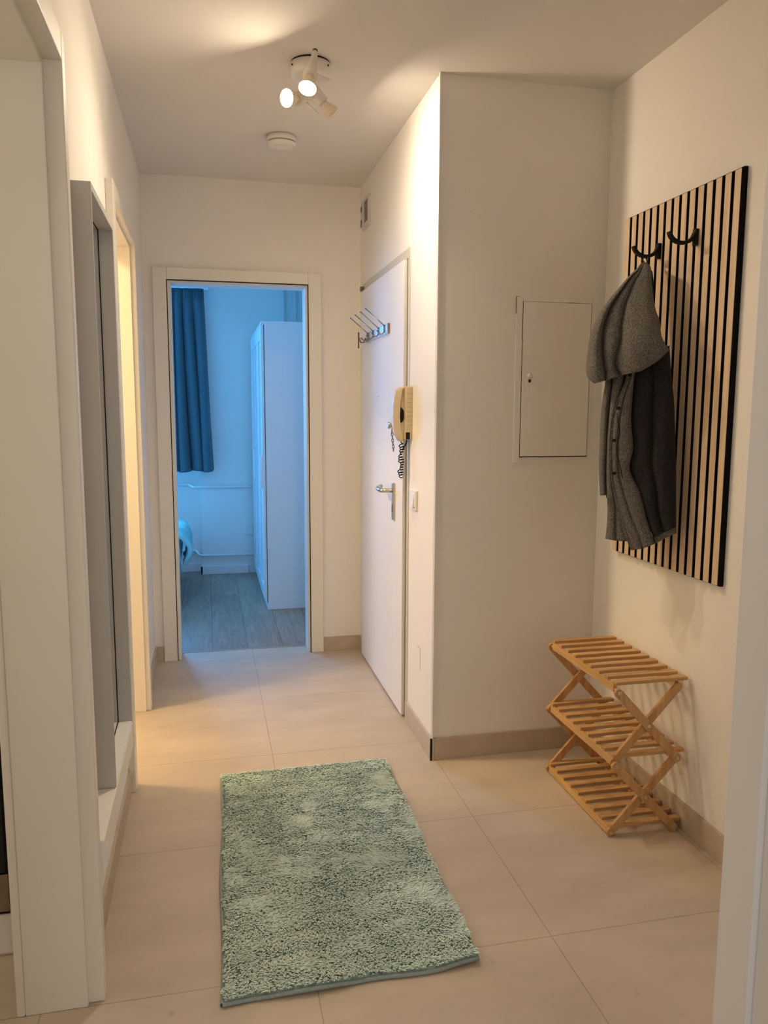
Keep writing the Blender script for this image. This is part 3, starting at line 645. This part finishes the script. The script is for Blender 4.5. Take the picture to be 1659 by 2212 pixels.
# ---------------------------------------------------------------- boxed wall mirror on a ledge
BX, BY0, BY1, BZ0, BZ1 = -.2460, 1.985, 2.425, .362, 1.828
wm = thing('boxed_wall_mirror', 'tall mirror inside a deep grey box frame on the left wall', 'mirror', (XL, 2.2, .36))
bxo('frame_side', [(XL+.0005, BX, BY0, BY0+.008, BZ0, BZ1)], M_GREYP, wm, .0012)
bxo('frame_side', [(XL+.0005, BX, BY1-.008, BY1, BZ0, BZ1)], M_GREYP, wm, .0012)
bxo('frame_top', [(XL+.0005, BX, BY0+.008, BY1-.008, BZ1-.018, BZ1)], M_GREYP, wm, .0012)
bxo('frame_sill', [(XL+.0005, BX-.001, BY0+.008, BY1-.008, BZ0-.0005, BZ0+.004)], M_WHITE, wm)
bxo('mirror_glass', [(XL+.001, XL+.006, BY0+.008, BY1-.008, BZ0+.004, BZ1-.018)], M_MIRROR, wm)
bxo('mirror_edge', [(XL+.0055, XL+.0075, BY0+.008, BY1-.0085, BZ0+.004, BZ0+.0055), (XL+.0055, XL+.0075, BY1-.0095, BY1-.008, BZ0+.004, BZ1-.018), (XL+.0055, XL+.0075, BY0+.008, BY1-.0085, BZ1-.0195, BZ1-.018)], M_GAP, wm)
lg = tag(bxo('wall_ledge', [(XL+.0003, BX+.0008, D1b+.033, BY1, .283, BZ0-.001)], M_WALL, None, .003), 'white wall ledge carrying the boxed mirror', 'ledge')

# ---------------------------------------------------------------- kitchen oven cabinet seen past the frame
kc = thing('oven_cabinet', 'white kitchen cabinet with built-in black oven at the left edge', 'kitchen cabinet', (-.8, 2.2, 0))
KY = 1.905
bxo('cabinet_body', [(-1.10, XLo-.001, KY+.004, 2.53, .0, 2.1)], M_WHITE, kc)
bxo('side_panel', [(-.482, -.436, KY-.002, KY+.006, .0, 2.1), (-.434, -.41, KY-.012, KY+.004, 0, 2.1)], M_TRIM, kc, .003)
bxo('plinth', [(-1.09, -.482, KY-.004, KY+.004, .008, .110)], M_WHITE, kc, .002)
bxo('drawer_front', [(-1.09, -.482, KY-.006, KY+.004, .752, .892)], M_WHITE, kc, .002)
bxo('drawer_front', [(-1.09, -.482, KY-.006, KY+.004, 1.092, 2.09)], M_WHITE, kc, .002)
ov = bxo('oven', [(-1.085, -.486, KY-.010, KY+.004, .114, .748)], M_BLACK, kc, .002)
bxo('oven_glass', [(-1.08, -.492, KY-.014, KY-.010, .222, .546)], M_GLASSB, ov, .001)
bxo('control_panel', [(-1.08, -.4875, KY-.016, KY-.010, .612, .744)], M_OVST, ov, .002)
bxo('door_handle', [(-1.08, -.4875, KY-.018, KY-.010, .550, .604)], M_OVST, ov, .002)
bxo('lower_trim', [(-1.08, -.4875, KY-.014, KY-.010, .122, .216)], M_OVST, ov, .002)
mw = bxo('microwave', [(-1.085, -.472, KY-.010, KY+.004, .896, 1.086)], M_BLACK, kc, .002)
bm = bmesh.new()
for z0, z1 in ((.902, .918), (.922, .968), (.973, 1.008), (1.012, 1.060), (1.064, 1.082)): abox(bm, -.56, -.476, KY-.012, KY-.010, z0, z1)
obj('keypad', bm, M_DSTEEL, mw, .0005)
bm = bmesh.new(); tube(bm, [Vector((-.482+.0045*math.cos(a), KY-.0125, .9105+.0045*math.sin(a))) for a in [k*2*math.pi/16 for k in range(17)]], .0008, 6, caps=False); obj('dial_mark', bm, M_PLAST, mw)

# ---------------------------------------------------------------- bedroom contents
wd = thing('wardrobe', 'tall white wardrobe with framed doors standing in the bedroom', 'wardrobe', (.6, 5.7, 0))
WX, WY0, WY1, WZ = .362, 5.10, 6.29, 1.850
bxo('carcass', [(WX, .90, WY0, WY1, .002, WZ)], M_WHITE, wd, .002)
bxo('top_board', [(WX-.014, .90, WY0-.002, WY1, WZ-.003, WZ+.010)], M_WHITE, wd, .002)
bxo('joint_line', [(WX-.0004, WX+.003, WY0-.0008, WY0+.001, .05, WZ-.01)], M_GAP, wd)
nd = 3; dw = (WY1-WY0-.02)/nd
for k in range(nd):
    y0 = WY0+.018+k*dw; y1 = y0+dw-.005
    f_ = bxo('door', [(WX-.008, WX-.001, y0, y1, .06, WZ-.012), (WX-.018, WX-.008, y0, y0+.07, .06, WZ-.012), (WX-.018, WX-.008, y1-.07, y1, .06, WZ-.012),
                      (WX-.018, WX-.008, y0+.07, y1-.07, .06, .14), (WX-.018, WX-.008, y0+.07, y1-.07, WZ-.10, WZ-.012)], M_WHITE, wd, .002)
    if k < 3: bxo('handle', [(WX-.034, WX-.018, (y1-.045 if k == 1 else y0+.02), (y1-.02 if k == 1 else y0+.045), .80, 1.015)], M_WHITE, f_, .003)
# curtain
bm = bmesh.new(); nx, nz = 120, 40; Fv = []
for i in range(nx+1):
    u = i/nx; col_ = []
    for j in range(nz+1):
        v = j/nz; z = .836+(2.205-.836)*(1-v)
        x1 = .000+.046*v**1.3; x = -.46+(x1+.46)*u
        ph = u*40+.9*math.sin(v*2.2+u*11)
        amp = (.012+.042*v**.6)*(1 if v > .05 else .4)
        y = 6.22+amp*math.sin(ph)+amp*.4*math.sin(ph*.47+1.3)+(.006*math.sin(u*300) if v < .07 else 0)
        col_.append(bm.verts.new((x+.35*amp*math.cos(ph)*(u < .985), y, z+.006*math.sin(ph*.5)*(v > .97))))
    Fv.append(col_)
for i in range(nx):
    for j in range(nz):
        f = bm.faces.new((Fv[i][j], Fv[i+1][j], Fv[i+1][j+1], Fv[i][j+1])); f.smooth = True
cu = tag(obj('curtain', bm, M_CURT), 'dark teal gathered curtain at the bedroom window', 'curtain')
so = cu.modifiers.new('solid', 'SOLIDIFY'); so.thickness = .003
cr_ = tag(bxo('curtain_rail', [(-1.6, .035, 6.20, 6.46, 2.208, 2.226)], M_WHITE, None, .002), 'white curtain rail above the teal curtain', 'curtain rail')
def pipe(pts, r, label):
    bm = bmesh.new(); tube(bm, pts, r, 12); return tag(obj('heating_pipe', bm, M_PIPE), label, 'heating pipe', None)
pipe([(-1.3, 6.45, .712), (-.20, 6.45, .712), (-.155, 6.45, .712), (-.115, 6.32, .700), (-.085, 6.318, .702), (.95, 6.318, .705)], .0095, 'white heating pipe crossing the bedroom wall at window sill height')
pipe([(-1.3, 6.45, .176), (-.14, 6.45, .176), (-.105, 6.43, .176), (-.085, 6.34, .160), (-.06, 6.312, .158), (-.02, 6.311, .158), (.95, 6.311, .160)], .0105, 'white heating pipe crossing the bedroom wall just above the skirting')
pipe([(.606, 6.318, .002), (.606, 6.318, H-.001)], .013, 'left of the two upright white pipes above the wardrobe')
pipe([(.696, 6.318, .002), (.696, 6.318, H-.001)], .013, 'right of the two upright white pipes above the wardrobe')
bm = bmesh.new(); abox(bm, .285, .345, 6.330, 6.3395, .31, .40); tag(obj('wall_socket', bm, M_PLAST, None, .002), 'white double wall socket beside the wardrobe', 'socket')
bd = thing('bed', 'bed with grey base and turquoise duvet left inside the bedroom', 'bed', (-.7, 5.8, 0))
bxo('bed_base', [(-1.2, -.226, 5.25, 6.25, .02, .26)], M_BED, bd, .015)
bxo('mattress', [(-1.2, -.20, 5.25, 6.25, .262, .36)], M_WHITE, bd, .02)
bm = bmesh.new(); nx, ny = 46, 46; G = []
for i in range(nx+1):
    r_ = []
    for j in range(ny+1):
        u, v = i/nx, j/ny; s = u*1.35      # runs over the top, then down the side
        y = 5.5+.65*v
        wr = .030*noise.noise(Vector((u*5, v*4, 1)))+.016*noise.noise(Vector((u*11, v*9, 4)))
        if s < 1: x = -1.1+s*.90; z = .455+.05*noise.noise(Vector((u*3, v*3, 2)))-.02*s; n_ = Vector((0, 0, 1))
        else:
            a = (s-1)/.35; x = -.20+.055*math.sin(a*2.6)-.02*a; z = .44-.19*a; n_ = Vector((1, 0, .3))
        r_.append(bm.verts.new(Vector((x, y, z))+n_*wr))
    G.append(r_)
for i in range(nx):
    for j in range(ny):
        f = bm.faces.new((G[i][j], G[i+1][j], G[i+1][j+1], G[i][j+1])); f.smooth = True
dv = obj('duvet', bm, M_DAYP, bd); s_ = dv.modifiers.new('solid', 'SOLIDIFY'); s_.thickness = .03; s_.offset = -1; s2 = dv.modifiers.new('sub', 'SUBSURF'); s2.levels = 1; s2.render_levels = 1

# bathroom ceiling lamp (out of view, lights the left doorway)
bl = tag(obj('bathroom_lamp', P(lathe, (-1.15, 3.1, H), (0, 0, -1), [(0, .11), (.05, .11), (.06, .09)], 32), mat('lamp_glass', (1, .9, .7), .4, emit=BATH_W, emit_col=(1, .72, .36), noise_s=20, noise_a=.01)), 'round ceiling lamp of the bathroom', 'ceiling lamp')
